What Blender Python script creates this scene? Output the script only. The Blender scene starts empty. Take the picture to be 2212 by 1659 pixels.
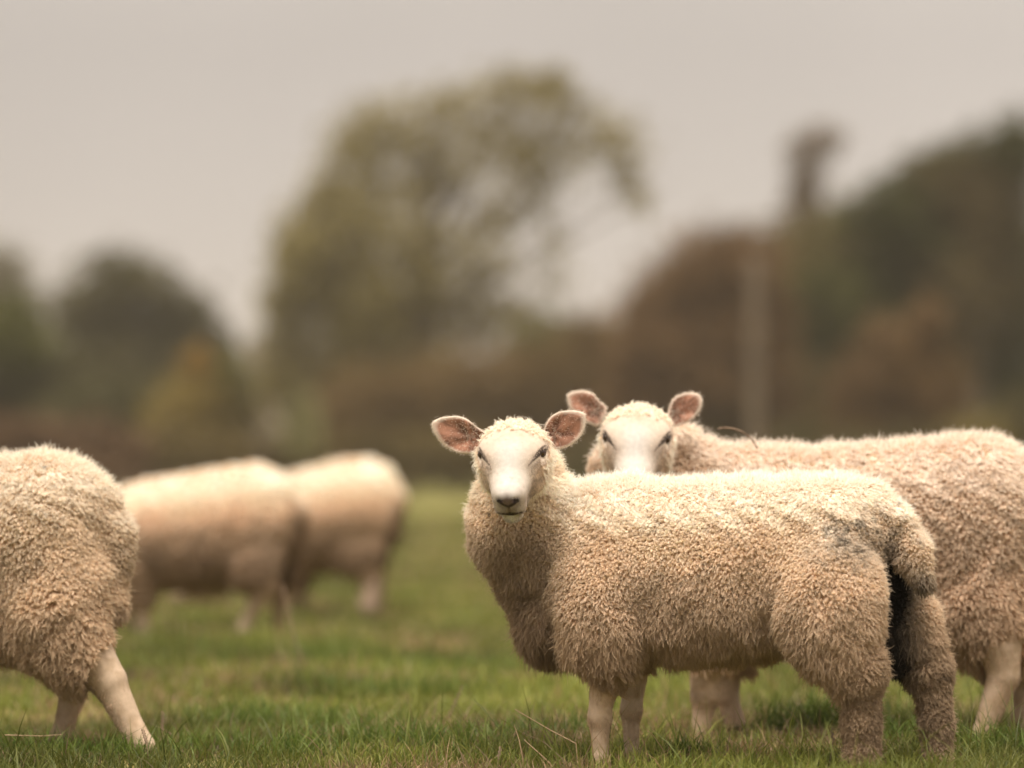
import bpy, math, numpy as np
from mathutils import Vector

S = bpy.context.scene
rng = np.random.default_rng(7)

# ------------------------------------------------------------------ camera
CAM = np.array([0.0, -8.8, 0.68])
W, H, FPX = 1024.0, 768.0, 3840.0
PITCH = math.atan(87.0 / FPX)
cd = bpy.data.cameras.new("camera")
cam = bpy.data.objects.new("camera", cd)
S.collection.objects.link(cam)
cam.location = CAM
cam.rotation_euler = (math.radians(90) + PITCH, 0, 0)
cd.sensor_width = 36.0
cd.lens = 36.0 * FPX / W
cd.clip_start = 0.1
cd.clip_end = 5000
cd.dof.use_dof = True
cd.dof.focus_distance = 8.74
cd.dof.aperture_fstop = 1.55
cd.dof.aperture_blades = 0
S.camera = cam

# ------------------------------------------------------------------ world, sun, exposure
SUN_EL, SUN_ROT = math.radians(72), math.radians(195)
wd = bpy.data.worlds.new("World")
S.world = wd
wd.use_nodes = True
nt = wd.node_tree
nt.nodes.clear()
wo = nt.nodes.new("ShaderNodeOutputWorld")
bg = nt.nodes.new("ShaderNodeBackground")
sky = nt.nodes.new("ShaderNodeTexSky")
sky.sky_type = 'NISHITA'
sky.sun_disc = False
sky.sun_elevation = SUN_EL
sky.sun_rotation = SUN_ROT
sky.dust_density = 6.0
sky.air_density = 1.0
hs = nt.nodes.new("ShaderNodeHueSaturation")      # overcast: the cloud layer greys the sky
hs.inputs['Saturation'].default_value = 0.0
hs.inputs['Value'].default_value = 1.0
tc = nt.nodes.new("ShaderNodeTexCoord")
sx = nt.nodes.new("ShaderNodeSeparateXYZ")
rp = nt.nodes.new("ShaderNodeValToRGB")           # overcast sky: brighter overhead than at the horizon
rp.color_ramp.elements[0].position = 0.0
rp.color_ramp.elements[0].color = (7.1, 6.48, 6.0, 1)
rp.color_ramp.elements[1].position = 1.0
rp.color_ramp.elements[1].color = (28.0, 25.6, 22.8, 1)
e = rp.color_ramp.elements.new(0.11); e.color = (6.1, 5.56, 5.16, 1)
e = rp.color_ramp.elements.new(0.16); e.color = (7.0, 6.4, 5.8, 1)
e = rp.color_ramp.elements.new(0.55); e.color = (14.5, 13.2, 11.8, 1)
nz = nt.nodes.new("ShaderNodeTexNoise")
nz.inputs['Scale'].default_value = 5.5
nz.inputs['Detail'].default_value = 2.0
mr = nt.nodes.new("ShaderNodeMapRange")
mr.inputs['From Min'].default_value = 0.3
mr.inputs['From Max'].default_value = 0.7
mr.inputs['To Min'].default_value = 0.90
mr.inputs['To Max'].default_value = 1.08
mul = nt.nodes.new("ShaderNodeMix"); mul.data_type = 'RGBA'; mul.blend_type = 'MULTIPLY'
mul.inputs[0].default_value = 1.0
mx = nt.nodes.new("ShaderNodeMix"); mx.data_type = 'RGBA'
mx.inputs[0].default_value = 0.92
L = nt.links.new
L(sky.outputs[0], hs.inputs['Color'])
L(tc.outputs['Generated'], sx.inputs[0])
L(sx.outputs[2], rp.inputs[0])
L(tc.outputs['Generated'], nz.inputs['Vector'])
L(nz.outputs[0], mr.inputs['Value'])
L(rp.outputs[0], mul.inputs[6])
L(mr.outputs[0], mul.inputs[7])
L(hs.outputs[0], mx.inputs[6])
L(mul.outputs[2], mx.inputs[7])
L(mx.outputs[2], bg.inputs[0])
bg.inputs[1].default_value = 0.10
L(bg.outputs[0], wo.inputs[0])

sl = bpy.data.lights.new("sun", 'SUN')
sl.energy = 4.6
sl.angle = math.radians(28)
sl.color = (1.0, 0.93, 0.83)
so = bpy.data.objects.new("sun", sl)
S.collection.objects.link(so)
_sd = Vector((math.sin(SUN_ROT) * math.cos(SUN_EL), math.cos(SUN_ROT) * math.cos(SUN_EL), math.sin(SUN_EL)))
so.rotation_euler = _sd.to_track_quat('Z', 'Y').to_euler()

S.view_settings.view_transform = 'Standard'
S.view_settings.look = 'None'
S.view_settings.exposure = 0.0
S.view_settings.gamma = 1.0
S.render.film_transparent = False
S.render.engine = 'CYCLES'
S.cycles.max_bounces = 8
S.cycles.diffuse_bounces = 6
S.cycles.transmission_bounces = 4
S.cycles.use_denoising = True
S.cycles_curves.shape = 'RIBBONS'

# ------------------------------------------------------------------ helpers
def tag(o, label=None, cat=None, group=None, kind=None):
    if label: o['label'] = label
    if cat: o['category'] = cat
    if group: o['group'] = group
    if kind: o['kind'] = kind
    return o

def ray(px, py):
    """photo coordinates (2212 px wide view) -> world ray direction"""
    x = (px * W / 2212.0 - W / 2) / FPX
    y = -(py * W / 2212.0 - H / 2) / FPX
    c, s = math.cos(PITCH), math.sin(PITCH)
    return np.array([x, c - y * s, s + y * c])

def at(px, py, dist):
    """point at horizontal distance dist from the camera"""
    d = ray(px, py)
    return CAM + d * (dist / d[1])

def mpp(dist):
    return dist / FPX * W / 2212.0        # metres per photo pixel (2212 view)

class Frame:
    def __init__(s, px, dist, theta):
        p = at(px, 1500, dist)
        s.o = np.array([p[0], p[1], 0.0])
        s.th = math.radians(theta)
        s.c, s.s = math.cos(s.th), math.sin(s.th)
    def q(s, px, py, yl):
        d = ray(px, py)
        n = np.array([-s.s, s.c, 0.0])
        t = (yl - n @ (CAM - s.o)) / (n @ d)
        return s.loc(CAM + t * d)
    def loc(s, w):
        v = np.asarray(w) - s.o
        return np.array([v[0] * s.c + v[1] * s.s, -v[0] * s.s + v[1] * s.c, v[2]])
    def dirl(s, v):
        return np.array([v[0] * s.c + v[1] * s.s, -v[0] * s.s + v[1] * s.c, v[2]])

def mesh_from(name, verts, faces, mat=None, parent=None, col=None, smooth=True):
    """faces: (n,k) int array or list of such arrays"""
    if not isinstance(faces, list): faces = [faces]
    faces = [f for f in faces if len(f)]
    me = bpy.data.meshes.new(name)
    verts = np.asarray(verts, np.float32)
    tot = sum(f.size for f in faces)
    nf = sum(len(f) for f in faces)
    me.vertices.add(len(verts)); me.vertices.foreach_set('co', verts.ravel())
    me.loops.add(tot); me.loops.foreach_set('vertex_index', np.concatenate([f.ravel() for f in faces]).astype(np.int32))
    me.polygons.add(nf)
    sizes = np.concatenate([np.full(len(f), f.shape[1]) for f in faces])
    st = np.concatenate([[0], np.cumsum(sizes)[:-1]]).astype(np.int32)
    me.polygons.foreach_set('loop_start', st)
    me.polygons.foreach_set('use_smooth', np.full(nf, smooth))
    me.update(calc_edges=True)
    if col is not None:
        a = me.attributes.new('tint', 'FLOAT_VECTOR', 'POINT')
        a.data.foreach_set('vector', np.asarray(col, np.float32).ravel())
    if mat: me.materials.append(mat)
    o = bpy.data.objects.new(name, me)
    S.collection.objects.link(o)
    if parent: o.parent = parent
    return o

def curves_from(name, P, R, col, mat, parent=None):
    """P (n,m,3) points, R (n,m) radii, col (n,3)"""
    n, m = P.shape[:2]
    cu = bpy.data.hair_curves.new(name)
    cu.add_curves([m] * n)
    cu.attributes['position'].data.foreach_set('vector', P.astype(np.float32).ravel())
    ra = cu.attributes.get('radius') or cu.attributes.new('radius', 'FLOAT', 'POINT')
    ra.data.foreach_set('value', R.astype(np.float32).ravel())
    ca = cu.attributes.new('tint', 'FLOAT_VECTOR', 'CURVE')
    ca.data.foreach_set('vector', col.astype(np.float32).ravel())
    cu.materials.append(mat)
    o = bpy.data.objects.new(name, cu)
    S.collection.objects.link(o)
    if parent: o.parent = parent
    return o

def unit(v):
    return v / np.maximum(np.linalg.norm(v, axis=-1, keepdims=True), 1e-9)

def vnoise(p, scale, seed=0):
    """smooth value noise, p (n,3) -> 0..1"""
    q = p * scale + seed * 17.13
    i = np.floor(q).astype(np.int64); f = q - i
    f = f * f * (3 - 2 * f)
    def h(a, b, c):
        n = (a * 73856093) ^ (b * 19349663) ^ (c * 83492791) ^ (seed * 2654435)
        n = (n ^ (n >> 13)) * 1274126177
        return ((n ^ (n >> 16)) & 0xffff) / 65535.0
    r = 0
    for a in (0, 1):
        for b in (0, 1):
            for c in (0, 1):
                w = (f[:, 0] if a else 1 - f[:, 0]) * (f[:, 1] if b else 1 - f[:, 1]) * (f[:, 2] if c else 1 - f[:, 2])
                r = r + w * h(i[:, 0] + a, i[:, 1] + b, i[:, 2] + c)
    return r

# ------------------------------------------------------------------ materials
def mat_tint(name, rough=0.9, sheen=0.0, sss=0.0, transl=0.0, spec=0.2, noise=None, bump=None):
    m = bpy.data.materials.new(name); m.use_nodes = True
    t = m.node_tree; b = t.nodes['Principled BSDF']
    a = t.nodes.new('ShaderNodeAttribute'); a.attribute_name = 'tint'
    c = a.outputs['Color']
    b.inputs['Roughness'].default_value = rough
    b.inputs['Specular IOR Level'].default_value = spec
    if noise:
        n = t.nodes.new('ShaderNodeTexNoise'); n.inputs['Scale'].default_value = noise[0]; n.inputs['Detail'].default_value = 4
        tcn = t.nodes.new('ShaderNodeTexCoord'); t.links.new(tcn.outputs['Object'], n.inputs['Vector'])
        r = t.nodes.new('ShaderNodeMapRange'); r.inputs['To Min'].default_value = noise[1]; r.inputs['To Max'].default_value = noise[2]
        r.inputs['From Min'].default_value = 0.3; r.inputs['From Max'].default_value = 0.7
        t.links.new(n.outputs[0], r.inputs['Value'])
        k = t.nodes.new('ShaderNodeMix'); k.data_type = 'RGBA'; k.blend_type = 'MULTIPLY'; k.inputs[0].default_value = 1
        t.links.new(c, k.inputs[6]); t.links.new(r.outputs[0], k.inputs[7]); c = k.outputs[2]
    t.links.new(c, b.inputs['Base Color'])
    if sheen:
        b.inputs['Sheen Weight'].default_value = sheen
    if sss:
        b.inputs['Subsurface Weight'].default_value = sss
        b.inputs['Subsurface Radius'].default_value = (0.012, 0.005, 0.003)
        b.inputs['Subsurface Scale'].default_value = 1.0
    if transl:
        tr = t.nodes.new('ShaderNodeBsdfTranslucent'); t.links.new(c, tr.inputs['Color'])
        mx_ = t.nodes.new('ShaderNodeMixShader'); mx_.inputs[0].default_value = transl
        out = t.nodes['Material Output']
        t.links.new(b.outputs[0], mx_.inputs[1]); t.links.new(tr.outputs[0], mx_.inputs[2]); t.links.new(mx_.outputs[0], out.inputs[0])
    return m

def mat_wool(name, root=(0.85, 0.60, 0.415), transl=0.32):
    m = bpy.data.materials.new(name); m.use_nodes = True
    t = m.node_tree; t.nodes.clear()
    out = t.nodes.new('ShaderNodeOutputMaterial')
    a = t.nodes.new('ShaderNodeAttribute'); a.attribute_name = 'tint'
    hi = t.nodes.new('ShaderNodeHairInfo')
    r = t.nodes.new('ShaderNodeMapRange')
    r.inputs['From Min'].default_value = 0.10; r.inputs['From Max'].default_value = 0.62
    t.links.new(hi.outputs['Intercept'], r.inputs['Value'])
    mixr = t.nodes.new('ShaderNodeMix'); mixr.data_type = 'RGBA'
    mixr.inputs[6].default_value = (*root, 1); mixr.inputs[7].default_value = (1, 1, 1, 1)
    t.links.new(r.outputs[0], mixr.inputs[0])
    mu = t.nodes.new('ShaderNodeMix'); mu.data_type = 'RGBA'; mu.blend_type = 'MULTIPLY'; mu.inputs[0].default_value = 1
    t.links.new(a.outputs['Color'], mu.inputs[6]); t.links.new(mixr.outputs[2], mu.inputs[7])
    d = t.nodes.new('ShaderNodeBsdfDiffuse'); tr = t.nodes.new('ShaderNodeBsdfTranslucent')
    t.links.new(mu.outputs[2], d.inputs[0]); t.links.new(mu.outputs[2], tr.inputs[0])
    mi = t.nodes.new('ShaderNodeMixShader'); mi.inputs[0].default_value = transl
    t.links.new(d.outputs[0], mi.inputs[1]); t.links.new(tr.outputs[0], mi.inputs[2])
    t.links.new(mi.outputs[0], out.inputs[0])
    return m

def mat_plain(name, col, rough=0.6, spec=0.4, noise=None):
    m = bpy.data.materials.new(name); m.use_nodes = True
    t = m.node_tree; b = t.nodes['Principled BSDF']
    b.inputs['Base Color'].default_value = (*col, 1)
    b.inputs['Roughness'].default_value = rough
    b.inputs['Specular IOR Level'].default_value = spec
    if noise:
        sc, c2 = noise
        n = t.nodes.new('ShaderNodeTexNoise'); n.inputs['Scale'].default_value = sc; n.inputs['Detail'].default_value = 5
        tcn = t.nodes.new('ShaderNodeTexCoord'); t.links.new(tcn.outputs['Object'], n.inputs['Vector'])
        r = t.nodes.new('ShaderNodeValToRGB')
        r.color_ramp.elements[0].position = 0.35; r.color_ramp.elements[0].color = (*col, 1)
        r.color_ramp.elements[1].position = 0.65; r.color_ramp.elements[1].color = (*c2, 1)
        t.links.new(n.outputs[0], r.inputs[0]); t.links.new(r.outputs[0], b.inputs['Base Color'])
    return m

M_SKIN = mat_tint('skin', rough=0.85, spec=0.15, noise=(90, 0.9, 1.06))
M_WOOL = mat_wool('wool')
M_FUR = mat_wool('short_hair', root=(0.85, 0.8, 0.76), transl=0.3)
M_LEAF = mat_tint('leaves', rough=0.8, spec=0.15, transl=0.25)
M_GRASS = mat_tint('grass_blades', rough=0.55, spec=0.3, transl=0.35)
M_BARK = mat_plain('bark', (0.09, 0.07, 0.05), 0.9, 0.2, (6, (0.16, 0.13, 0.10)))

# ------------------------------------------------------------------ ground
def ground_z(x, y):
    z = 0.010 * np.sin(x * 1.7 + 0.6 * y) + 0.008 * np.sin(y * 2.3 - x * 0.9)
    near = np.clip((y + 9) / 3, 0, 1)
    return z * near

def build_ground():
    ys = np.concatenate([np.linspace(-9.2, 12, 110), np.geomspace(12.5, 3000, 90)])
    hx = np.concatenate([np.linspace(0, 6, 40), np.geomspace(6.3, 2500, 50)])
    xs = np.concatenate([-hx[::-1][:-1], hx])
    X, Y = np.meshgrid(xs, ys)
    Z = ground_z(X, Y)
    V = np.stack([X, Y, Z], -1).reshape(-1, 3)
    nx, ny = len(xs), len(ys)
    i = (np.arange(ny - 1)[:, None] * nx + np.arange(nx - 1)[None]).ravel()
    F = np.stack([i, i + 1, i + nx + 1, i + nx], -1)
    m = bpy.data.materials.new('pasture'); m.use_nodes = True
    t = m.node_tree; b = t.nodes['Principled BSDF']; b.inputs['Roughness'].default_value = 0.95
    b.inputs['Specular IOR Level'].default_value = 0.1
    tcn = t.nodes.new('ShaderNodeTexCoord')
    def noise(sc, det, lo, hi, ca, cb, vec=None):
        n = t.nodes.new('ShaderNodeTexNoise'); n.inputs['Scale'].default_value = sc; n.inputs['Detail'].default_value = det
        t.links.new(vec or tcn.outputs['Object'], n.inputs['Vector'])
        r = t.nodes.new('ShaderNodeValToRGB')
        r.color_ramp.elements[0].position = lo; r.color_ramp.elements[0].color = (*ca, 1)
        r.color_ramp.elements[1].position = hi; r.color_ramp.elements[1].color = (*cb, 1)
        t.links.new(n.outputs[0], r.inputs[0]); return r.outputs[0]
    c1 = noise(1.3, 5, 0.38, 0.62, (0.125, 0.135, 0.026), (0.19, 0.165, 0.06))
    c2 = noise(14, 5, 0.35, 0.7, (0.75, 0.75, 0.75), (1.25, 1.15, 1.1))
    k = t.nodes.new('ShaderNodeMix'); k.data_type = 'RGBA'; k.blend_type = 'MULTIPLY'; k.inputs[0].default_value = 1
    t.links.new(c1, k.inputs[6]); t.links.new(c2, k.inputs[7])
    t.links.new(k.outputs[2], b.inputs['Base Color'])
    o = mesh_from('ground', V, F, m)
    tag(o, kind='structure')
build_ground()

# ------------------------------------------------------------------ grass
def blades(cx, cy, h, wd, col, lean=0.6, seg=4):
    n = len(cx)
    az = rng.uniform(0, 2 * np.pi, n); la = rng.uniform(0, 2 * np.pi, n)
    ln = h * lean * rng.uniform(0.1, 1.0, n)
    t = np.linspace(0, 1, seg)
    bx = cx[:, None] + np.cos(la)[:, None] * ln[:, None] * t ** 1.8
    by = cy[:, None] + np.sin(la)[:, None] * ln[:, None] * t ** 1.8
    bz = ground_z(cx, cy)[:, None] - 0.006 + h[:, None] * (t - 0.28 * (ln / h)[:, None] * t ** 2.2)
    w = wd[:, None] * (1 - t ** 1.6) * 0.5 + 0.0002
    ax, ay = np.cos(az)[:, None] * w, np.sin(az)[:, None] * w
    A = np.stack([bx - ax, by - ay, bz], -1); B = np.stack([bx + ax, by + ay, bz], -1)
    V = np.stack([A, B], 2).reshape(n, seg * 2, 3)
    base = np.arange(n)[:, None] * seg * 2
    fs = []
    for k in range(seg - 1):
        fs.append(np.stack([base[:, 0] + 2 * k, base[:, 0] + 2 * k + 1, base[:, 0] + 2 * k + 3, base[:, 0] + 2 * k + 2], -1))
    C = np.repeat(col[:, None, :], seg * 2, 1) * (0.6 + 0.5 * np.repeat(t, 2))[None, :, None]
    return V.reshape(-1, 3), np.concatenate(fs), C.reshape(-1, 3)

def scatter(n, d0, d1, margin=0.9):
    """random points in the seen wedge between two distances from the camera"""
    d = np.sqrt(rng.uniform(d0 ** 2, d1 ** 2, n))
    x = rng.uniform(-1, 1, n) * (d * (W / 2) / FPX + margin)
    return x, CAM[1] + d

def grass_field():
    Vs, Fs, Cs = [], [], []; off = 0
    def add(x, y, h, w, c, lean):
        nonlocal off
        v, f, cc = blades(x, y, h, w, c, lean)
        Vs.append(v); Fs.append(f + off); Cs.append(cc); off += len(v)
    for (d0, d1, dens, hs_, ws) in ((8.0, 10.6, 6500, 0.052, 0.0038), (10.6, 15, 3000, 0.056, 0.0065), (15, 26, 1000, 0.042, 0.012), (26, 60, 110, 0.06, 0.03)):
        area = (d1 - d0) * ((d0 + d1) / 2 * W / FPX + 1.8)
        n = int(dens * area)
        x, y = scatter(n, d0, d1)
        p = np.stack([x, y, x * 0], -1)
        patch = vnoise(p, 1.6, 1) * 0.6 + vnoise(p, 5.0, 2) * 0.4
        h = hs_ * (0.45 + 1.1 * patch) * rng.uniform(0.5, 1.35, n)
        w = ws * rng.uniform(0.6, 1.2, n)
        g = rng.uniform(0, 1, (n, 1))
        green = np.array([[0.080, 0.105, 0.016]]) * (1 - g) + np.array([[0.22, 0.225, 0.045]]) * g
        dryp = vnoise(p, 2.3, 5) * 0.6 + vnoise(p, 9.0, 6) * 0.4
        dry = (rng.uniform(0, 1, n) < np.clip((dryp - 0.44) * 4.5, 0.05, 0.85))[:, None]
        straw = np.array([[0.30, 0.20, 0.11]]) * rng.uniform(0.5, 1.25, (n, 1))
        col = np.where(dry, straw, green)
        hh = np.where(dry[:, 0], h * 0.75, h)
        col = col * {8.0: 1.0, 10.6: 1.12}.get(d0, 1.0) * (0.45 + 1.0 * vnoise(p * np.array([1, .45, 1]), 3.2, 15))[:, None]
        tall = rng.uniform(0, 1, n) < .035; hh = np.where(tall, hh * 2.3, hh)
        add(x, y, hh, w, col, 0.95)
    # tufts: taller fresh green clumps
    for (px, d, r, k, hh) in [(560, 10.2, .22, 500, .10), (820, 9.35, .2, 420, .09), (960, 9.2, .16, 300, .085), (1180, 9.5, .2, 300, .08),
                              (700, 9.9, .2, 380, .085), (450, 9.3, .18, 300, .07), (1760, 9.8, .16, 330, .10), (1960, 9.3, .12, 240, .09),
                              (2150, 9.1, .14, 260, .09), (1480, 9.0, .1, 150, .07), (640, 9.1, .15, 250, .07), (250, 9.1, .2, 350, .07),
                              (60, 9.2, .2, 320, .075), (880, 11.5, .3, 400, .09), (700, 13.5, .4, 500, .1), (1010, 12.5, .4, 400, .09), (1830, 10.4, .2, 300, .1)]:
        c = at(px, 1500, d)
        a = rng.normal(0, r * 0.5, (k, 2))
        x, y = c[0] + a[:, 0], c[1] + a[:, 1] * 0.7
        h = hh * 1.15 * rng.uniform(0.4, 1.1, k)
        g = rng.uniform(0, 1, (k, 1))
        col = np.array([[0.06, 0.105, 0.014]]) * (1 - g) + np.array([[0.17, 0.22, 0.04]]) * g
        add(x, y, h, rng.uniform(0.003, 0.006, k), col, 0.8)
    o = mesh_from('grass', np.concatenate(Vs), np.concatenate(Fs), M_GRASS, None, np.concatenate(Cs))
    tag(o, 'short green pasture grass mixed with dry straw blades around the sheep', 'grass', kind='stuff')
grass_field()

# ------------------------------------------------------------------ SDF modelling of the animals
def d_cone(p, a, b, r1, r2, ky=1.0):
    a = np.asarray(a); b = np.asarray(b)
    k = np.array([1, 1 / ky, 1.0])
    pa = (p - a) * k; ba = (b - a) * k
    h = np.clip(pa @ ba / (ba @ ba + 1e-12), 0, 1)
    return np.linalg.norm(pa - h[..., None] * ba, axis=-1) - (r1 + (r2 - r1) * h)

def d_ell(p, c, r, rot=0.0):
    q = p - np.asarray(c)
    if rot:
        cs, sn = math.cos(rot), math.sin(rot)
        q = np.stack([q[..., 0] * cs + q[..., 2] * sn, q[..., 1], -q[..., 0] * sn + q[..., 2] * cs], -1)
    r = np.asarray(r)
    k0 = np.linalg.norm(q / r, axis=-1); k1 = np.linalg.norm(q / (r * r), axis=-1) + 1e-9
    return k0 * (k0 - 1) / k1

def smin(a, b, k):
    h = np.clip(0.5 + 0.5 * (b - a) / k, 0, 1)
    return b + (a - b) * h - k * h * (1 - h)

def surfnet(fn, lo, hi, h):
    lo = np.asarray(lo, float); hi = np.asarray(hi, float)
    n = np.ceil((hi - lo) / h).astype(int) + 1
    ax = [lo[i] + h * np.arange(n[i]) for i in range(3)]
    F = np.empty(n, np.float32)
    for i in range(n[0]):
        Y, Z = np.meshgrid(ax[1], ax[2], indexing='ij')
        P = np.stack([np.full_like(Y, ax[0][i]), Y, Z], -1)
        F[i] = fn(P)
    ins = F < 0
    c = [(0,0,0),(1,0,0),(0,1,0),(1,1,0),(0,0,1),(1,0,1),(0,1,1),(1,1,1)]
    def cs(A, o): return A[o[0]:A.shape[0]-1+o[0], o[1]:A.shape[1]-1+o[1], o[2]:A.shape[2]-1+o[2]]
    cnt = sum(cs(ins, o).astype(np.int8) for o in c)
    act = (cnt > 0) & (cnt < 8)
    idx = np.full(act.shape, -1, np.int64)
    I = np.argwhere(act); idx[act] = np.arange(len(I))
    acc = np.zeros((len(I), 3)); num = np.zeros(len(I))
    fv = {o: cs(F, o)[act] for o in c}
    for a in c:
        for k in range(3):
            if a[k]: continue
            b = list(a); b[k] = 1; b = tuple(b)
            fa, fb = fv[a], fv[b]
            m = (fa < 0) != (fb < 0)
            t = np.where(m, fa / np.where(m, fa - fb, 1), 0)
            pos = np.array(a, float)[None].repeat(len(I), 0); pos[:, k] += t
            acc[m] += pos[m]; num[m] += 1
    V = lo + h * (I + acc / num[:, None])
    faces = []
    for k in range(3):
        u, v = (k + 1) % 3, (k + 2) % 3
        sl0 = [slice(None)] * 3; sl1 = [slice(None)] * 3
        sl0[k] = slice(0, -1); sl1[k] = slice(1, None)
        A, B = ins[tuple(sl0)], ins[tuple(sl1)]
        X = np.argwhere(A != B)
        X = X[(X[:, u] > 0) & (X[:, v] > 0) & (X[:, u] < n[u] - 1) & (X[:, v] < n[v] - 1)]
        fl = A[tuple(X.T)]
        def g(du, dv):
            Y = X.copy(); Y[:, u] += du; Y[:, v] += dv
            return idx[tuple(Y.T)]
        q = np.stack([g(-1, -1), g(0, -1), g(0, 0), g(-1, 0)], -1)
        q[~fl] = q[~fl][:, ::-1]
        faces.append(q)
    Fc = np.concatenate(faces); Fc = Fc[(Fc >= 0).all(1)]
    return V, Fc

def grad(fn, V, e=0.002):
    g = np.stack([fn(V + np.eye(3)[i] * e) - fn(V - np.eye(3)[i] * e) for i in range(3)], -1)
    return unit(g)

def frames(N):
    ref = np.where(np.abs(N[:, 2:3]) < 0.9, np.array([[0, 0, 1.0]]), np.array([[1.0, 0, 0]]))
    T1 = unit(np.cross(N, ref)); T2 = np.cross(N, T1)
    return T1, T2

def locks(C, N, L_, R, col, droop, k, m=6, thick=0.0006, clump=0.8, curl=0.5, rnd=0.3, flow=None, fly=0.0):
    """locks of wool: every lock is k crimped strands converging to its tip"""
    n = len(C)
    T1, T2 = frames(N)
    down = np.array([0.0, 0.0, -1.0])
    if np.ndim(clump): clump = np.repeat(clump, k)
    D = unit(N + droop[:, None] * (down if flow is None else flow) + rng.normal(0, rnd, (n, 3)))
    ph = rng.uniform(0, 2 * np.pi, n)
    rep = lambda a: np.repeat(a, k, 0)
    C, N, T1, T2, D, L_, R, ph, dr = map(rep, (C, N, T1, T2, D, L_, R, ph, droop))
    nn = n * k
    r = np.sqrt(rng.uniform(0, 1, nn)) * R; a = rng.uniform(0, 2 * np.pi, nn)
    off = T1 * (r * np.cos(a))[:, None] + T2 * (r * np.sin(a))[:, None]
    ln = L_ * (1.05 - 0.45 * (r / R) ** 2) * rng.uniform(0.85, 1.1, nn)
    cl = np.zeros(nn) + clump
    if fly:
        f = rng.uniform(0, 1, nn) < fly
        cl[f] = 0.1; ln[f] *= 1.25
        D = D.copy(); D[f] = unit(D[f] + rng.normal(0, 0.5, (f.sum(), 3)))
    p2 = ph + rng.normal(0, 0.5, nn)
    t = np.linspace(0, 1, m)
    P = np.empty((nn, m, 3), np.float32)
    for j, tj in enumerate(t):
        w = curl * 0.5 * R * tj
        sw = p2 + tj * 2 * np.pi * 1.3
        P[:, j] = (C - N * 0.004 + off * (1 - cl * tj ** 1.3)[:, None] + D * (ln * tj)[:, None]
                   + down * (ln * dr * 0.35 * tj * tj)[:, None]
                   + T1 * (w * np.cos(sw))[:, None] + T2 * (w * np.sin(sw))[:, None])
    rad = (thick * (1 - 0.65 * t ** 2))[None, :] * rng.uniform(0.7, 1.2, (nn, 1))
    cc = np.repeat(col, k, 0) * rng.uniform(0.9, 1.08, (nn, 1))
    return P, rad, np.clip(cc, 0, 0.95)

def resample_mesh(V, Fc, N, n):
    """random points on quads with interpolated normals"""
    a, b, c, d = (V[Fc[:, i]] for i in range(4))
    ar = np.linalg.norm(np.cross(c - a, d - b), axis=1)
    i = rng.choice(len(Fc), n, p=ar / ar.sum())
    u, v = rng.uniform(0, 1, (2, n))
    wts = np.stack([(1 - u) * (1 - v), u * (1 - v), u * v, (1 - u) * v], -1)
    P = (V[Fc[i]] * wts[..., None]).sum(1); Q = unit((N[Fc[i]] * wts[..., None]).sum(1))
    return P, Q, i

FLOW = unit(np.array([0.45, 0.0, -1.0]))      # locks lean down and towards the rump
# colours of wool (albedo)
CREAM = np.array([0.94, 0.81, 0.66]); TAN = np.array([0.76, 0.54, 0.34]); BROWN = np.array([0.30, 0.21, 0.14])
DARK = np.array([0.06, 0.05, 0.04]); PINK = np.array([0.55, 0.43, 0.35])

class Head:
    def __init__(s, fr, px, py, yl, pitch, yaw=0, roll=0, sc=1.0):
        s.fr = fr; s.o = fr.q(px, py, yl); s.sc = sc
        a, y, r = map(math.radians, (pitch, yaw, roll))
        u = np.array([math.sin(y) * math.cos(a), -math.cos(y) * math.cos(a), -math.sin(a)])
        w = np.array([math.cos(y), math.sin(y), 0.0])
        v = np.cross(u, w)
        w2 = w * math.cos(r) + v * math.sin(r); v2 = np.cross(u, w2)
        s.u, s.v, s.w = fr.dirl(u), fr.dirl(v2), fr.dirl(w2)
        s.pitch = a
    def to(s, p):
        q = (p - s.o) / s.sc
        return np.stack([q @ s.u, q @ s.v, q @ s.w], -1)
    def frm(s, u, v, w):
        return s.o + s.sc * (u * s.u + v * s.v + w * s.w)
    def sdf(s, p):
        q = s.to(p); q = q.copy(); aw = np.abs(q[..., 2])
        m = np.stack([q[..., 0], q[..., 1], aw], -1)
        def e(c, r): return d_ell(m, c, r)
        d = e((0.005, -0.006, 0), (.060, .054, .074))                     # cranium
        d = smin(d, e((.048, .004, 0), (.062, .050, .068)), .03)      # brow
        d = smin(d, e((.040, .008, .054), (.036, .026, .022)), .018)  # orbit
        def cone(a, b, r1, r2, kw=1.0):
            k = np.array([1, 1, 1 / kw]); a = np.array(a); b = np.array(b)
            pa = (q - a) * k; ba = (b - a) * k
            h = np.clip(pa @ ba / (ba @ ba), 0, 1)
            return np.linalg.norm(pa - h[..., None] * ba, axis=-1) - (r1 + (r2 - r1) * h)
        d = smin(d, cone((.05, -.010, 0), (.156, -.016, 0), .053, .034, 1.18), .03)   # muzzle
        d = smin(d, cone((.02, -.060, 0), (.138, -.066, 0), .050, .026, 1.10), .025)   # jaw
        d = smin(d, e((.045, -.044, .042), (.055, .038, .032)), .02)   # cheek
        d = smin(d, e((.163, -.044, .016), (.022, .024, .021)), .012)  # lip
        d = smin(d, e((.148, -.080, 0), (.026, .017, .024)), .010)     # chin
        d = smin(d, e((.176, -.006, .010), (.014, .013, .012)), .010)  # nose pad
        # carve nostrils, mouth slit, eye socket
        def sub(d, c, k): return -smin(-d, c, k)
        d = sub(d, e((.189, -.008, .0165), (.010, .0045, .0055)), .004)
        d = sub(d, e((.180, -.062, .0), (.022, .0025, .032)), .004)
        d = sub(d, e((.058, .014, .076), (.018, .008, .010)), .008)
        return d * s.sc

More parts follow.
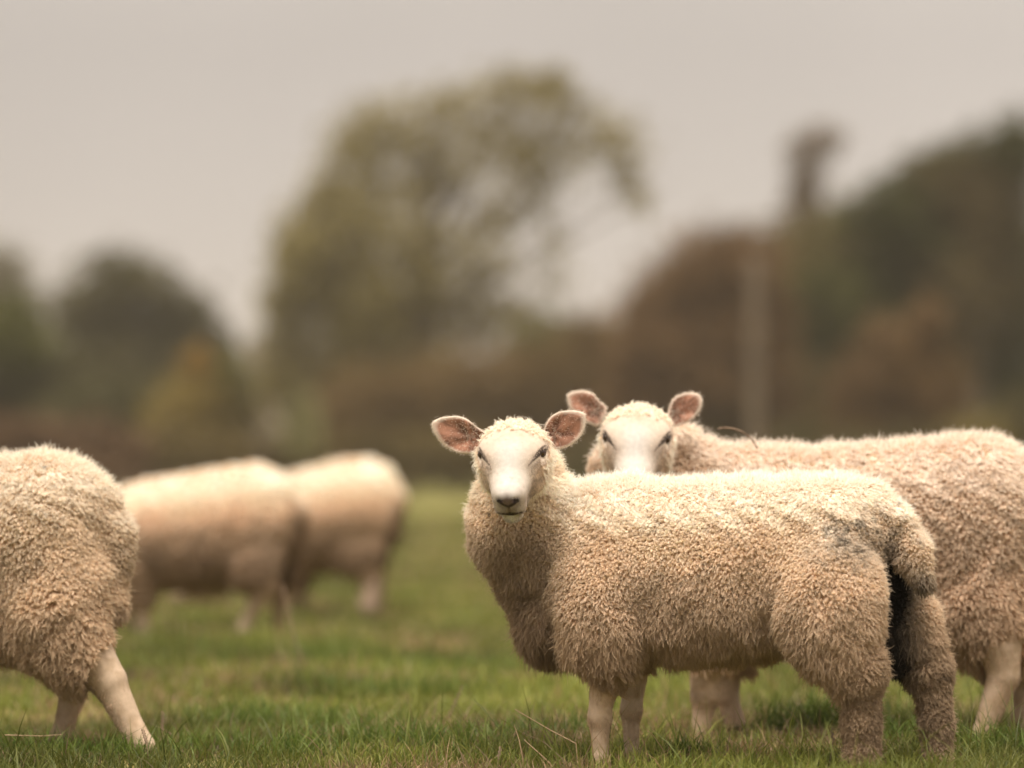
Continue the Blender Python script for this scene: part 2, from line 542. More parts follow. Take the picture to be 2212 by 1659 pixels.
def ear(fr, outline, yb, yt, base, cup=0.02, th=0.005):
    """ear from its outline (photo px in sheep space): a cupped double-walled leaf. yb/yt depth at base and tip"""
    O = np.array(outline, float); base = np.array(base, float)
    # resample outline smoothly
    n = 48
    cl = np.vstack([O, O[:1]]); seg = np.linalg.norm(np.diff(cl, axis=0), axis=1); cs = np.concatenate([[0], np.cumsum(seg)])
    tt = np.linspace(0, cs[-1], n, endpoint=False)
    ol = np.stack([np.interp(tt, cs, cl[:, k]) for k in (0, 1)], -1)
    for _ in range(1): ol = 0.5 * ol + 0.25 * (np.roll(ol, 1, 0) + np.roll(ol, -1, 0))
    cen = ol.mean(0) * 0.55 + base * 0.45
    far = max(np.linalg.norm(ol - base, axis=1))
    rings = [1.0, .93, .82, .66, .48, .3, .14, 0.02]
    V = []; uv = []
    for side in (0, 1):
        for r in rings:
            pts = cen + (ol - cen) * r
            s = np.linalg.norm(pts - base, axis=1) / far
            dep = yb + (yt - yb) * s
            c = cup * (1 - r ** 2.2) * (0.55 + 0.45 * (1 - s))
            roll = 0.006 * max(0, (r - .8) / .2)
            fold = 0.004 * np.sin(np.arctan2(*(pts - cen).T) * 5) * r * (1 - r) * 3
            for (x, y), d_, cc, fo in zip(pts, dep, c, fold):
                V.append(fr.q(x, y, d_ + cc + fo + roll + (th if side else 0)))
                uv.append((r, side))
    V = np.array(V); uv = np.array(uv); nr = len(rings); F = []
    for side in (0, 1):
        for i in range(nr - 1):
            for j in range(n):
                a = side * nr * n + i * n + j; b = side * nr * n + i * n + (j + 1) % n
                q = [a, b, b + n, a + n]
                F.append(q if side else q[::-1])
    for j in range(n):
        a, b = j, (j + 1) % n
        F.append([a, b, b + nr * n, a + nr * n])
    return V, np.array(F), uv

def face_color(hd, V, dirty=0.5):
    q = hd.to(V); u, v, w = q.T
    aw = np.abs(w)
    a = hd.pitch
    b = -u * math.sin(a) + v * math.cos(a)          # height on the face as it is carried
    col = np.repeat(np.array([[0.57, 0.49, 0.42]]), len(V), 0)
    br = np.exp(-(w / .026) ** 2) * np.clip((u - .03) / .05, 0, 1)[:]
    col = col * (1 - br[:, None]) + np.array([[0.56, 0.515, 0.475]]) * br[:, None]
    ck = np.clip((aw - .040) / .018, 0, 1) * np.clip((.13 - u) / .04, 0, 1) * np.clip((.03 - v) / .03, 0, 1)
    col = col * (1 - ck[:, None]) + np.array([[.76, .67, .585]]) * ck[:, None]      # cheeks paler than the sunlit bridge, offsetting their shade in the hair colour
    def blend(m, c):
        nonlocal col
        m = np.clip(m, 0, 1)[:, None]; col = col * (1 - m) + np.array(c) * m
    nz_ = vnoise(V, 60, 3)
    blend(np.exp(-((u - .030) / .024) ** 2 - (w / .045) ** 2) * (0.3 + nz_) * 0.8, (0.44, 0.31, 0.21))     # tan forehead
    blend(np.exp(-((aw - .05) / .015) ** 2) * np.clip(1 - u / .1, 0, 1) * .35, (0.6, 0.46, 0.36))
    be = -.050 * math.sin(a) + .0135 * math.cos(a)
    # slanted dark eye slit running into the groove towards the nose
    ax_, bx_, ay_, by_ = .0745, be + .009, .0435, be - .029
    dx, dy = ay_ - ax_, by_ - bx_
    t = np.clip(((aw - ax_) * dx + (b - bx_) * dy) / (dx * dx + dy * dy), 0, 1)
    ds = np.hypot(aw - ax_ - t * dx, b - bx_ - t * dy)
    th = .0066 - .0044 * np.clip((t - .35) / .5, 0, 1)
    blend(np.where((v > -.05) & (u > .015), np.exp(-(ds / .010) ** 2) * .40, 0), (0.33, 0.25, 0.21))
    blend(np.where((v > -.05) & (u > .015), np.clip((th - ds) / .0016, 0, 1) * (1 - .15 * t), 0), (0.04, 0.028, 0.024))
    blend(np.exp(-((u - .175) / .03) ** 2 - ((v + .03) / .035) ** 2) * (.25 + .6 * vnoise(V, 90, 31)) * .55, (0.36, 0.26, 0.235))
    blend(np.clip((vnoise(V, 130, 33) - .80) * 8, 0, 1) * .35, (.35, .26, .20))
    # nose: grey-pink pad, dark nostrils in a V, philtrum and mouth
    pad = np.sqrt((aw / .030) ** 2 + ((v + .014) / .022) ** 2 + ((u - .186) / .030) ** 2)
    blend((1.15 - pad) * 1.6 * (0.7 + .5 * nz_), (0.14, 0.10, 0.098))
    ns = np.abs(v + .0270 - np.minimum(aw, .02) * .75)
    blend(np.where((aw < .026) & (u > .15), np.clip((.0065 - ns) / .0025, 0, 1) * .92, 0), (0.035, 0.025, 0.025))
    blend(np.where((v < -.022) & (v > -.058) & (u > .15), np.clip((.0045 - aw) / .002, 0, 1) * .8, 0), (0.05, 0.035, 0.035))
    blend(np.exp(-((v + .044) / .013) ** 2 - (aw / .020) ** 2) * (u > .15) * .85 * (0.6 + .8 * nz_), (0.16, 0.115, 0.11))
    bm = -.160 * math.sin(a) - .060 * math.cos(a) - .010
    blend(np.where((aw < .030) & (u > .10), np.clip((.0048 - .07 * aw - np.abs(b - bm - aw * aw * 5)) / .0018, 0, 1) * .95, 0), (0.045, 0.03, 0.028))
    k_ = np.clip((aw - .022) / .04, 0, 1) * np.clip((.15 - u) / .05, 0, 1)
    col *= (1 - k_[:, None] * np.array([.02, .07, .12]))           # creamier hair on the cheeks
    return col

def build_sheep(name, fr, prims, label, hd=None, ears=None, vox=0.008, k=24, hv=0.003, colfn=None, thick=0.0006, wl=1.0, far_k=6, blend_k=0.05, face_n=60000, leg_n=14000, stats=''):
    """prims: (region, 'c', (px,py,y), (px,py,y), r1, r2[, ky]) or (region, 'e', (px,py,y), (rx,ry,rz)[, rot]); regions wool / leg / shank"""
    P_ = []
    for pr in prims:
        if pr[1] == 'c':
            a = fr.q(*pr[2]); b = fr.q(*pr[3])
            P_.append((pr[0], lambda p, a=a, b=b, r1=pr[4], r2=pr[5], ky=(pr[6] if len(pr) > 6 else 1.0): d_cone(p, a, b, r1, r2, ky),
                       np.minimum(a, b) - max(pr[4], pr[5]) * 1.3, np.maximum(a, b) + max(pr[4], pr[5]) * 1.3))
        else:
            c = fr.q(*pr[2]); r = pr[3]
            P_.append((pr[0], lambda p, c=c, r=r, rot=(pr[4] if len(pr) > 4 else 0.0): d_ell(p, c, r, rot), c - max(r), c + max(r)))
    KW = [0.024 if (abs(pr[2][2]) > .075) else blend_k for pr in prims]      # limbs keep a crease where they meet the trunk
    def fn(p):
        d = None
        for (reg, f, lo, hi), kw_ in zip(P_, KW):
            v = f(p)
            kk = kw_ if reg == 'wool' else (0.022 if reg == 'leg' else 0.009)
            d = v if d is None else smin(d, v, kk)
        x, y, z = p[..., 0], p[..., 1], p[..., 2]
        f = np.sin(x * 31 + 5 * np.sin(z * 9) + 2 * y) * np.sin(z * 17 + 3 * np.sin(x * 11)) + .6 * np.sin(x * 63 + z * 40 + 4 * np.sin(z * 21))
        return d - .0028 * f * np.clip((z - .22) / .15, 0, 1)
    lo = np.min([x[2] for x in P_], 0) - 0.02; hi = np.max([x[3] for x in P_], 0) + 0.02
    lo[2] = max(lo[2], -0.03)
    V, Fc = surfnet(fn, lo, hi, vox)
    N = grad(fn, V)
    # region weights
    def regions(X):
        dd = {}
        for reg, f, *_ in P_:
            v = f(X); dd[reg] = np.minimum(dd.get(reg, 9.0), v)
        big = np.full(len(X), 9.0)
        w = dd.get('wool', big); l = dd.get('leg', big); s_ = dd.get('shank', big)
        E = np.exp(-np.stack([w, l, s_], -1) / 0.006)
        return E / E.sum(1, keepdims=True)
    RW = regions(V)
    hoof = np.clip((.035 - V[:, 2]) / .01, 0, 1)[:, None]
    base_col = RW[:, :1] * TAN * 0.7 + RW[:, 1:2] * BROWN + RW[:, 2:] * PINK
    mott = np.clip((vnoise(V, 35, 71) * .6 + vnoise(V, 90, 72) * .4 - .52) * 5, 0, 1)[:, None] * RW[:, 2:] * .75
    base_col = base_col * (1 - mott) + BROWN * mott
    base_col = base_col * (1 - hoof) + np.array([.10, .08, .065]) * hoof
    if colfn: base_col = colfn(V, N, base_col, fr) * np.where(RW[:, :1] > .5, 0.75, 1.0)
    Vs, Fs, Cs = [V], [Fc], [base_col]; off = len(V)
    curv = []   # list of (P, rad, col) for wool; fur separately
    fur = []
    # ---- wool locks rooted on the surface net
    jit = V + rng.normal(0, vox * 0.3, V.shape)
    sd = fn(jit); jit = jit - N * sd[:, None]
    keep = (RW[:, 2] < 0.5) & (jit[:, 2] > 0.0)
    if hd is not None:
        q = hd.to(jit); qq = hd.sdf(jit)
        keep &= (qq > 0.004)
        nb = .014 * (vnoise(jit, 110, 77) - .5)
        keep &= ~((q[:, 0] > .022 + nb) & (np.abs(q[:, 2]) < .10) & (q[:, 1] > -.055))
    viewl = fr.dirl(np.array([0, -1.0, 0.0]))
    facing = N @ viewl
    patch = vnoise(jit, 9, 11)
    fine = vnoise(jit, 28, 12)
    z = jit[:, 2]
    up = np.clip(N[:, 2], -1, 1)
    low = np.clip((0.50 - z) / 0.20, 0, 1)                      # longer, hanging locks on the lower half
    ln = (0.0125 + 0.005 * patch + low * (0.007 + 0.011 * patch)) * wl
    ln = np.where(RW[:, 1] > 0.5, 0.015 * (0.8 + 0.5 * patch), ln)
    und = np.clip((-up - .15) / .4, 0, 1); ln = ln + und * (.006 + .012 * fine)
    ln *= 0.85 + 0.3 * fine
    ln = np.where(RW[:, 1] > 0.5, 0.019 * (0.7 + 0.6 * patch), ln)
    rr = vox * (0.95 + 0.30 * patch + 0.75 * low * patch)
    rr = np.where(RW[:, 1] > .5, np.maximum(rr, .0085), rr)
    dr = np.where(RW[:, 1] > 0.5, 0.7, 0.20 + 0.35 * low + 0.5 * np.clip(-up, -0.3, 1) + 0.25 * patch)
    tp = np.clip((up - .25) / .5, 0, 1) * (RW[:, 1] < .5) * np.clip((z - .46) / .10, 0, 1)
    dr = dr * (1 - tp) + tp * 1.15; ln = ln * (1 + .55 * tp)
    rr = rr * (1 + .5 * und)
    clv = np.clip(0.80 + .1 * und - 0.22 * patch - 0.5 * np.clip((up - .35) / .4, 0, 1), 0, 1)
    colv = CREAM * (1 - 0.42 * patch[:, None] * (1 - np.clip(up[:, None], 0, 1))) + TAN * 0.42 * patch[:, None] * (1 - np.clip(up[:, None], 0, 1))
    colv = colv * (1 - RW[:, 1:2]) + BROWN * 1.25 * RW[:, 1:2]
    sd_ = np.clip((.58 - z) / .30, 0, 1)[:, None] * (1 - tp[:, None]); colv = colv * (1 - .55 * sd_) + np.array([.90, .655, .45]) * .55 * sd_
    ud = np.clip(-up * 1.4 + .1, 0, 1)[:, None] * .6; colv = colv * (1 - ud) + np.array([.32, .215, .135]) * ud  # downward-facing wool browned: underside shade painted into the colour
    colv = colv * (1 - tp[:, None]) + np.array([1.0, 0.93, 0.83]) * tp[:, None]      # back whitened: overhead light painted into the wool colour
    lg = np.clip((vnoise(jit, 50, 61) * .6 + vnoise(jit, 110, 62) * .4 - .3) * 2.5, 0, 1)[:, None]
    colv = colv * (1 - RW[:, 1:2]) + (np.array([.15, .11, .08]) * (1 - lg) + np.array([.60, .47, .35]) * lg) * RW[:, 1:2]
    sp = (rng.uniform(0, 1, len(colv)) < .003)[:, None]; colv = np.where(sp, colv * .45, colv)
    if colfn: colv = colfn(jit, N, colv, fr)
    colv = colv * (0.86 + 0.22 * rng.uniform(0, 1, (len(colv), 1)))
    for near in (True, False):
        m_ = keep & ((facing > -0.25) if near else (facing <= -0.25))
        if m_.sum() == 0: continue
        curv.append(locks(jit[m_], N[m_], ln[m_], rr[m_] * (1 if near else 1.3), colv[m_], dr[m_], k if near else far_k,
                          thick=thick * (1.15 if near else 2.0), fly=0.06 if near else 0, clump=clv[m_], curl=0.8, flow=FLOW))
    # ---- stray fibres standing out of the fleece
    ii = np.where(keep & (facing > -.7) & (facing < .95))[0]; wt = np.where(up[ii] > .35, 1, .22) * np.where(facing[ii] > .5, .4, 1.0); ii = rng.choice(ii, int(len(ii) * .6), p=wt / wt.sum())
    if thick < .001:
        curv.append(locks(jit[ii] + rng.normal(0, vox * .4, (len(ii), 3)), N[ii], (ln[ii] * .7 + .012) * rng.uniform(.7, 1.35, len(ii)), np.full(len(ii), .0022), colv[ii] * 1.04, np.full(len(ii), .25), 3,
                          thick=thick * .55, clump=.5, curl=2.2, rnd=.45, flow=FLOW))
    # ---- shanks: short hair
    m_ = RW[Fc[:, 0], 2] > 0.4
    if m_.any() and leg_n:
        Pq, Nq, i = resample_mesh(V, Fc[m_], N, leg_n)
        c_ = base_col[Fc[m_][i, 0]] * (.65 + .6 * vnoise(Pq * np.array([1, 1, .4]), 60, 44))[:, None]
        fur.append(locks(Pq, Nq, np.full(leg_n, .009), np.full(leg_n, .002), c_ * 1.1, np.full(leg_n, 1.6), 1, m=3, thick=0.0007 * thick / 0.0006, clump=0, curl=0.3))
    # ---- head
    if hd is not None:
        c0 = hd.frm(.05, 0, 0); R_ = .17 * hd.sc
        hfn = hd.sdf
        hV, hF = surfnet(hfn, c0 - R_, c0 + R_, hv)
        hN = grad(hfn, hV, 0.0015)
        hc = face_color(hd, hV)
        Vs.append(hV); Fs.append(hF + off); Cs.append(hc); off += len(hV)
        Pq, Nq, i = resample_mesh(hV, hF, hN, face_n)
        q = hd.to(Pq)
        kp = (hd.to(Pq)[:, 0] > -.02) & ~((np.abs(q[:, 2]) > .05) & (np.abs(q[:, 0] - .056) < .017) & (np.abs(q[:, 1] - .014) < .010))
        kp &= face_color(hd, Pq).mean(1) > .24
        Pq, Nq, q = Pq[kp], Nq[kp], q[kp]
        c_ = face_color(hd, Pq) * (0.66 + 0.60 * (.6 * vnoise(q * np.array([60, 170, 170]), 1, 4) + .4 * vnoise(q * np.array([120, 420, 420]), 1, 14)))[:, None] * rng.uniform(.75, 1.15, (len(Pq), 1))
        flow = unit(np.repeat((hd.u * 0.9 - hd.v * .1)[None], len(Pq), 0) + np.sign(q[:, 2:3]) * hd.w * 0.35)
        flow = flow * np.where(q[:, :1] > .02, 1, .3)
        lf = np.clip(.0095 - q[:, 0] * .028, .0045, .011)
        fur.append(locks(Pq, Nq, lf, np.full(len(Pq), .0015), c_ * 1.12, np.full(len(Pq), 1.7), 1, m=3, thick=0.00060 * thick / .0006, clump=0, curl=0.3, flow=flow))
        # crown tuft and cheek ruff: short curly locks over the poll and round the back of the head
        Pq, Nq, i = resample_mesh(hV, hF, hN, 6500)
        q = hd.to(Pq)
        kp = (q[:, 0] < .0) | ((q[:, 1] < -.02) & (q[:, 0] < .045) & (np.abs(q[:, 2]) > .030)) | ((q[:, 1] < -.05) & (q[:, 0] < .07)) | ((np.abs(q[:, 2]) > .056) & (q[:, 1] < .004) & (rng.uniform(0, 1, len(q)) < 1.5 * (1 - q[:, 0] / .085)) & (q[:, 0] < .085))
        rr_ = rng.uniform(0, 1, len(q)); kp |= (q[:, 0] < .022) & (q[:, 1] > .02) & (rr_ < .25)
        kp &= ~((q[:, 1] > .02) & (rr_ > .38))
        Pq, Nq, q = Pq[kp], Nq[kp], q[kp]
        cc = np.repeat((CREAM * 1.05 + np.array([0, .03, .07]))[None], len(Pq), 0)
        crown = (q[:, 1] > 0.02)
        curv.append(locks(Pq, Nq, np.where(crown, .017, .019) * rng.uniform(.6, 1.2, len(Pq)), np.full(len(Pq), .005), cc, np.where(crown, 0.05, .7), max(6, k // 2), thick=thick * .8, curl=1.3, rnd=.45, clump=.6, fly=.2))
    # ---- ears
    if ears:
        for ed in ears:
            eV, eF, uv = ear(fr, *ed)
            r, sd_ = uv.T
            inner = np.clip((0.965 - r) / .07, 0, 1) * (sd_ == 0)
            nn = vnoise(eV, 45, 8) ; n2 = vnoise(eV, 110, 9)
            pk = np.array([0.30, 0.15, 0.10])[None] * (0.65 + 0.7 * nn[:, None]); pk = pk * (1 - .6 * np.clip((n2[:, None] - .45) * 3, 0, 1))
            ec = np.array([[0.74, 0.63, 0.53]]) * (1 - inner[:, None]) + pk * inner[:, None]
            Vs.append(eV); Fs.append(eF + off); Cs.append(ec); off += len(eV)
            # rim and back hairs
            rim = (r > .96) | (sd_ == 1)
            a = eV[rim]; cen = eV.mean(0)
            for _ in range(7):
                p_ = a + rng.normal(0, .003, a.shape)
                nrm = unit(p_ - cen + rng.normal(0, .008, a.shape))
                fur.append(locks(p_, nrm, np.full(len(a), .006) * rng.uniform(.5, 1.2, len(a)), np.full(len(a), .002), np.repeat([[.80, .70, .60]], len(a), 0), np.full(len(a), .3), 1, m=3, thick=.00035 * thick / .0006, clump=0, curl=.4))
            ii = np.where((r < .85) & (sd_ == 0))[0]
            p_ = eV[rng.choice(ii, 500)] + rng.normal(0, .003, (500, 3))
            fur.append(locks(p_, np.repeat(viewl[None], 500, 0), np.full(500, .008), np.full(500, .002), np.repeat([[.40, .25, .19]], 500, 0), np.full(500, .6), 1, m=3, thick=.00035 * thick / .0006, clump=0, curl=.4))
    body = mesh_from(name, np.concatenate(Vs), np.concatenate(Fs), M_SKIN, None, np.concatenate(Cs))
    body.location = fr.o; body.rotation_euler = (0, 0, fr.th)
    tag(body, label, 'sheep', 'sheep grazing in the pasture')
    cat3 = lambda L_: tuple(np.concatenate([x[i] for x in L_]) for i in range(3))
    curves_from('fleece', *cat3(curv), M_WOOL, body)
    if fur: curves_from('short_hair', *cat3(fur), M_FUR, body)
    if hd is not None:
        for sgn in (-1, 1):
            build_eye(body, hd, sgn)
    return body

M_EYE = mat_plain('eyeball', (0.035, 0.018, 0.010), 0.12, 0.6)
M_IRIS = mat_plain('iris', (0.035, 0.016, 0.008), 0.2, 0.6)
def build_eye(body, hd, sgn):
    """eyeball with an amber iris and a wide dark pupil"""
    c = hd.frm(.052, .0135, sgn * .0665); r = .0115 * hd.sc
    out = unit(np.array(hd.u * .55 + hd.w * sgn * .75 + hd.v * .1))
    def ball(r, lim, push):
        V = []; F = []; nu, nv = 20, 12
        ax = out; t1 = unit(np.cross(ax, [0, 0, 1.0])); t2 = np.cross(ax, t1)
        for i in range(nv + 1):
            th = lim * i / nv
            for j in range(nu):
                ph = 2 * np.pi * j / nu
                V.append(c + ax * (r * math.cos(th) + push) + (t1 * math.cos(ph) + t2 * math.sin(ph)) * r * math.sin(th))
        for i in range(nv):
            for j in range(nu):
                F.append([i * nu + j, i * nu + (j + 1) % nu, (i + 1) * nu + (j + 1) % nu, (i + 1) * nu + j])
        return np.array(V), np.array(F)
    V, F = ball(r, np.pi, 0)
    e_ = mesh_from('eye', V, F, M_EYE, body)
    V, F = ball(r * 1.01, .75, .0002)
    mesh_from('iris', V, F[240 // 12 * 4:], M_IRIS, e_)

def CR(x, y, x0=1650, y0=1500, k=800 / 2212.):
    """enlargement pixel -> photo px (2212 wide)"""
    return ((x0 + x * k) * 2212 / 4032, (y0 + y * k) * 2212 / 4032)

# ---------------- sheep 1: the sharp one looking at the camera
F1 = Frame(1500, 8.80, -19)
P1 = [
 ('wool','c',(1350,1212,0),(1740,1196,0),.176,.172,.92),
 ('wool','e',(1560,1279,0),(.25,.145,.123)),
 ('wool','e',(1815,1170,0),(.115,.155,.135)),
 ('wool','e',(1330,1200,0),(.15,.16,.17)),
 ('wool','e',(1300,1290,-.108),(.105,.078,.140)),           # shoulder
 ('wool','e',(1790,1290,-.118),(.120,.090,.150)),           # thigh
 ('wool','c',(1230,1190,-.01),(1134,1120,-.05),.135,.116,.9),   # neck
 ('wool','c',(1134,1120,-.05),(1132,1025,-.05),.118,.082,.9),
 ('wool','c',(1170,1220,0),(1200,1310,0),.105,.088,.85),
 ('wool','e',(1196,1312,.0),(.058,.078,.052)),              # brisket
 ('wool','c',(1322,1330,-.095),(1320,1415,-.095),.070,.043),
 ('wool','c',(1810,1370,-.105),(1850,1440,-.11),.078,.052),
 ('leg','e',(1882,1448,-.11),(.032,.03,.035)),
 ('leg','c',(1862,1450,-.11),(1860,1560,-.105),.041,.034),
 ('leg','c',(1860,1560,-.105),(1862,1680,-.10),.034,.035),
 ('shank','c',(1862,1690,-.10),(1855,1725,-.10),.030,.034),
 ('wool','c',(1860,1230,.09),(1950,1340,.10),.095,.07),      # far thigh
 ('wool','c',(1955,1330,.10),(2000,1430,.10),.055,.04),
 ('leg','c',(1992,1410,.10),(2012,1450,.10),.044,.036),
 ('leg','c',(2012,1450,.10),(2022,1560,.10),.036,.028),
 ('leg','c',(2022,1560,.10),(2024,1640,.10),.028,.026),
 ('shank','c',(2024,1640,.10),(2026,1690,.10),.024,.030),
 ('leg','c',(1320,1415,-.095),(1310,1465,-.09),.042,.036),
 ('shank','c',(1308,1465,-.09),(1298,1520,-.09),.036,.027),
 ('shank','e',(1296,1545,-.092),(.029,.028,.033)),
 ('shank','c',(1297,1560,-.09),(1297,1625,-.09),.0215,.0185),
 ('shank','e',(1296,1645,-.092),(.023,.024,.022)),
 ('shank','c',(1296,1650,-.094),(1290,1672,-.105),.019,.023),
 ('wool','c',(1370,1350,.08),(1372,1425,.08),.054,.036),
 ('shank','c',(1370,1440,.08),(1366,1505,.08),.034,.025),
 ('shank','e',(1364,1530,.078),(.027,.027,.032)),
 ('shank','c',(1363,1550,.08),(1364,1610,.08),.020,.0175),
 ('shank','e',(1368,1632,.078),(.022,.023,.021)),
 ('shank','c',(1368,1636,.076),(1376,1660,.065),.018,.022),
 ('wool','c',(1885,1085,0),(1938,1128,-.015),.042,.023),      # tail
 ('wool','c',(1938,1122,-.015),(1978,1190,-.02),.021,.020),
 ('wool','c',(1978,1190,-.02),(1996,1248,-.018),.020,.014),
]
def col1(V, N, c, fr):
    """dirt on the fleece: rump spatter, brown brisket, belly; inner thighs darkened by stain and painted shade"""
    def blob(px, py, yl, rx, rz, ry=None):
        p = fr.q(px, py, yl); d = ((V[:, 0] - p[0]) / rx) ** 2 + ((V[:, 2] - p[2]) / rz) ** 2
        if ry: d = d + ((V[:, 1] - yl) / ry) ** 2
        return np.exp(-d)
    n1 = vnoise(V, 40, 21); n2 = vnoise(V, 120, 22); n3 = vnoise(V, 12, 23)
    def bl(c, m, k): m = np.clip(m, 0, 1)[:, None]; return c * (1 - m) + k * m
    z = V[:, 2]
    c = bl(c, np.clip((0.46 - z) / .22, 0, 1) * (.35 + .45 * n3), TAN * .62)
    c = bl(c, blob(1150, 1290, 0, .09, .10) * (.5 + .6 * n1), BROWN * .9)
    c = bl(c, blob(1170, 1180, -.05, .08, .05) * (.2 + .6 * n1), BROWN * 1.1)
    c = bl(c, blob(1190, 1375, 0, .05, .035) * .7, BROWN * .75)
    c = bl(c, blob(1860, 1165, -.10, .085, .055) * np.clip((n1 * .3 + n2 * .7 - .56) * 9, 0, 1) * .9, DARK * 1.6)
    c = bl(c, blob(1870, 1180, -.10, .08, .05) * .35, BROWN * .8)
    dt = np.minimum(d_cone(V, fr.q(1938, 1130, -.015), fr.q(1974, 1190, -.02), .03, .03), d_cone(V, fr.q(1974, 1190, -.02), fr.q(1992, 1245, -.015), .03, .02))
    nt_ = np.clip((dt - .004) / .012, 0, 1)
    inner = nt_ * np.clip((V[:, 1] + .055) / .02, 0, 1) * blob(1928, 1270, .02, .036, .12) * 1.6
    c = bl(c, inner * .92 * (z < fr.q(1900, 1165, 0)[2]), DARK * .3)  # stain plus the shade of the gap beside the tail, painted in
    c = bl(c, nt_ * blob(1930, 1400, .06, .05, .09, .07) * 1.3, DARK * .5)
    tl = blob(1990, 1255, -.02, .03, .022); c = bl(c, tl * .7, DARK * 1.5)
    return c
hd1 = Head(F1, 1112, 957, -.215, 41, -7, 2)
E1L = [CR(*p) for p in [(740,570),(640,510),(510,405),(400,378),(230,398),(130,450),(150,540),(210,640),(290,720),(420,785),(560,795),(660,745),(730,680)]]
E1R = [CR(*p) for p in [(1350,560),(1390,450),(1450,370),(1560,325),(1700,320),(1810,345),(1815,450),(1790,560),(1720,650),(1620,720),(1500,745),(1420,710),(1370,640)]]
build_sheep('sheep', F1, P1, 'sharp cream sheep in front looking at the camera, dirt-spattered rump, brown woolly hind legs',
            hd=hd1, ears=[(E1L, -.19, -.17, CR(720, 640)), (E1R, -.19, -.17, CR(1310, 640))], vox=.0054, k=16, colfn=col1, face_n=90000, thick=.00055)

# ---------------- sheep 2: behind, face half hidden by the first one's back
F2 = Frame(1850, 9.62, -6)
P2 = [
 ('wool','c',(1660,1152,0),(2080,1130,0),.198,.208,.9),
 ('wool','e',(1900,1260,0),(.30,.16,.15)),
 ('wool','e',(2120,1128,0),(.16,.17,.20)),
 ('wool','c',(1640,1110,0),(1490,1055,-.06),.165,.118,.9),
 ('wool','c',(1480,1060,-.07),(1440,985,-.09),.11,.085,.9),
 ('wool','e',(1390,1020,-.08),(.13,.07,.10)),
 ('wool','e',(2110,1260,-.06),(.13,.11,.17)),
 ('wool','c',(2110,1300,-.07),(2160,1400,-.074),.10,.058),
 ('shank','c',(2160,1400,-.11),(2168,1455,-.11),.055,.040),
 ('shank','c',(2168,1455,-.11),(2120,1590,-.11),.038,.024),
 ('shank','c',(2120,1585,-.11),(2105,1620,-.11),.024,.030),
 ('wool','c',(2170,1300,.10),(2230,1420,.10),.09,.05),
 ('shank','c',(2230,1420,.10),(2205,1560,.10),.04,.026),
 ('shank','c',(2205,1560,.10),(2195,1600,.10),.026,.03),
 ('wool','e',(1560,1260,-.09),(.10,.08,.12)),
 ('wool','c',(1540,1300,-.09),(1530,1400,-.09),.075,.05),
 ('shank','c',(1528,1400,-.09),(1524,1500,-.09),.046,.038),
 ('shank','c',(1524,1500,-.09),(1515,1560,-.09),.034,.022),
 ('shank','c',(1515,1560,-.09),(1515,1615,-.09),.022,.028),
 ('wool','c',(1590,1300,.08),(1578,1400,.08),.065,.045),
 ('shank','c',(1576,1400,.08),(1570,1500,.08),.036,.030),
 ('shank','c',(1570,1500,.08),(1598,1600,.08),.028,.024),
 ('wool','c',(2230,1100,0),(2290,1200,0),.05,.03),
]
def col2(V, N, c, fr):
    n3 = vnoise(V, 10, 33)
    c = c * np.array([0.90, 0.87, 0.86])
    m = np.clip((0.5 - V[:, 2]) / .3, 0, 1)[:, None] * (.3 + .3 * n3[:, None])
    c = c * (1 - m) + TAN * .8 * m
    p = fr.q(1515, 1500, -.09); d = np.exp(-((V[:, 0] - p[0] + .01) / .035) ** 2 - ((V[:, 2] - p[2]) / .03) ** 2)[:, None] * (vnoise(V, 60, 5)[:, None])
    return c * (1 - d * .8) + BROWN * .7 * d * .8
hd2 = Head(F2, 1378, 922, -.26, 44, -6, -2, 1.07)
K2 = dict(x0=2200, y0=1500)
E2L = [CR(*p, **K2) for p in [(520,285),(430,210),(370,130),(270,105),(150,115),(90,150),(100,240),(130,310),(200,370),(300,440),(400,490),(450,470),(500,390)]]
E2R = [CR(*p, **K2) for p in [(1200,310),(1230,220),(1290,160),(1400,125),(1500,130),(1555,170),(1560,250),(1520,340),(1450,420),(1380,460),(1280,490),(1220,510),(1200,420)]]
build_sheep('sheep', F2, P2, 'cream sheep standing behind the front one, its face showing above that back',
            hd=hd2, ears=[(E2L, -.23, -.2, CR(530, 380, **K2)), (E2R, -.23, -.2, CR(1180, 400, **K2))], vox=.0075, k=13, colfn=col2, thick=.0008, wl=1.25, hv=.0035, face_n=45000)

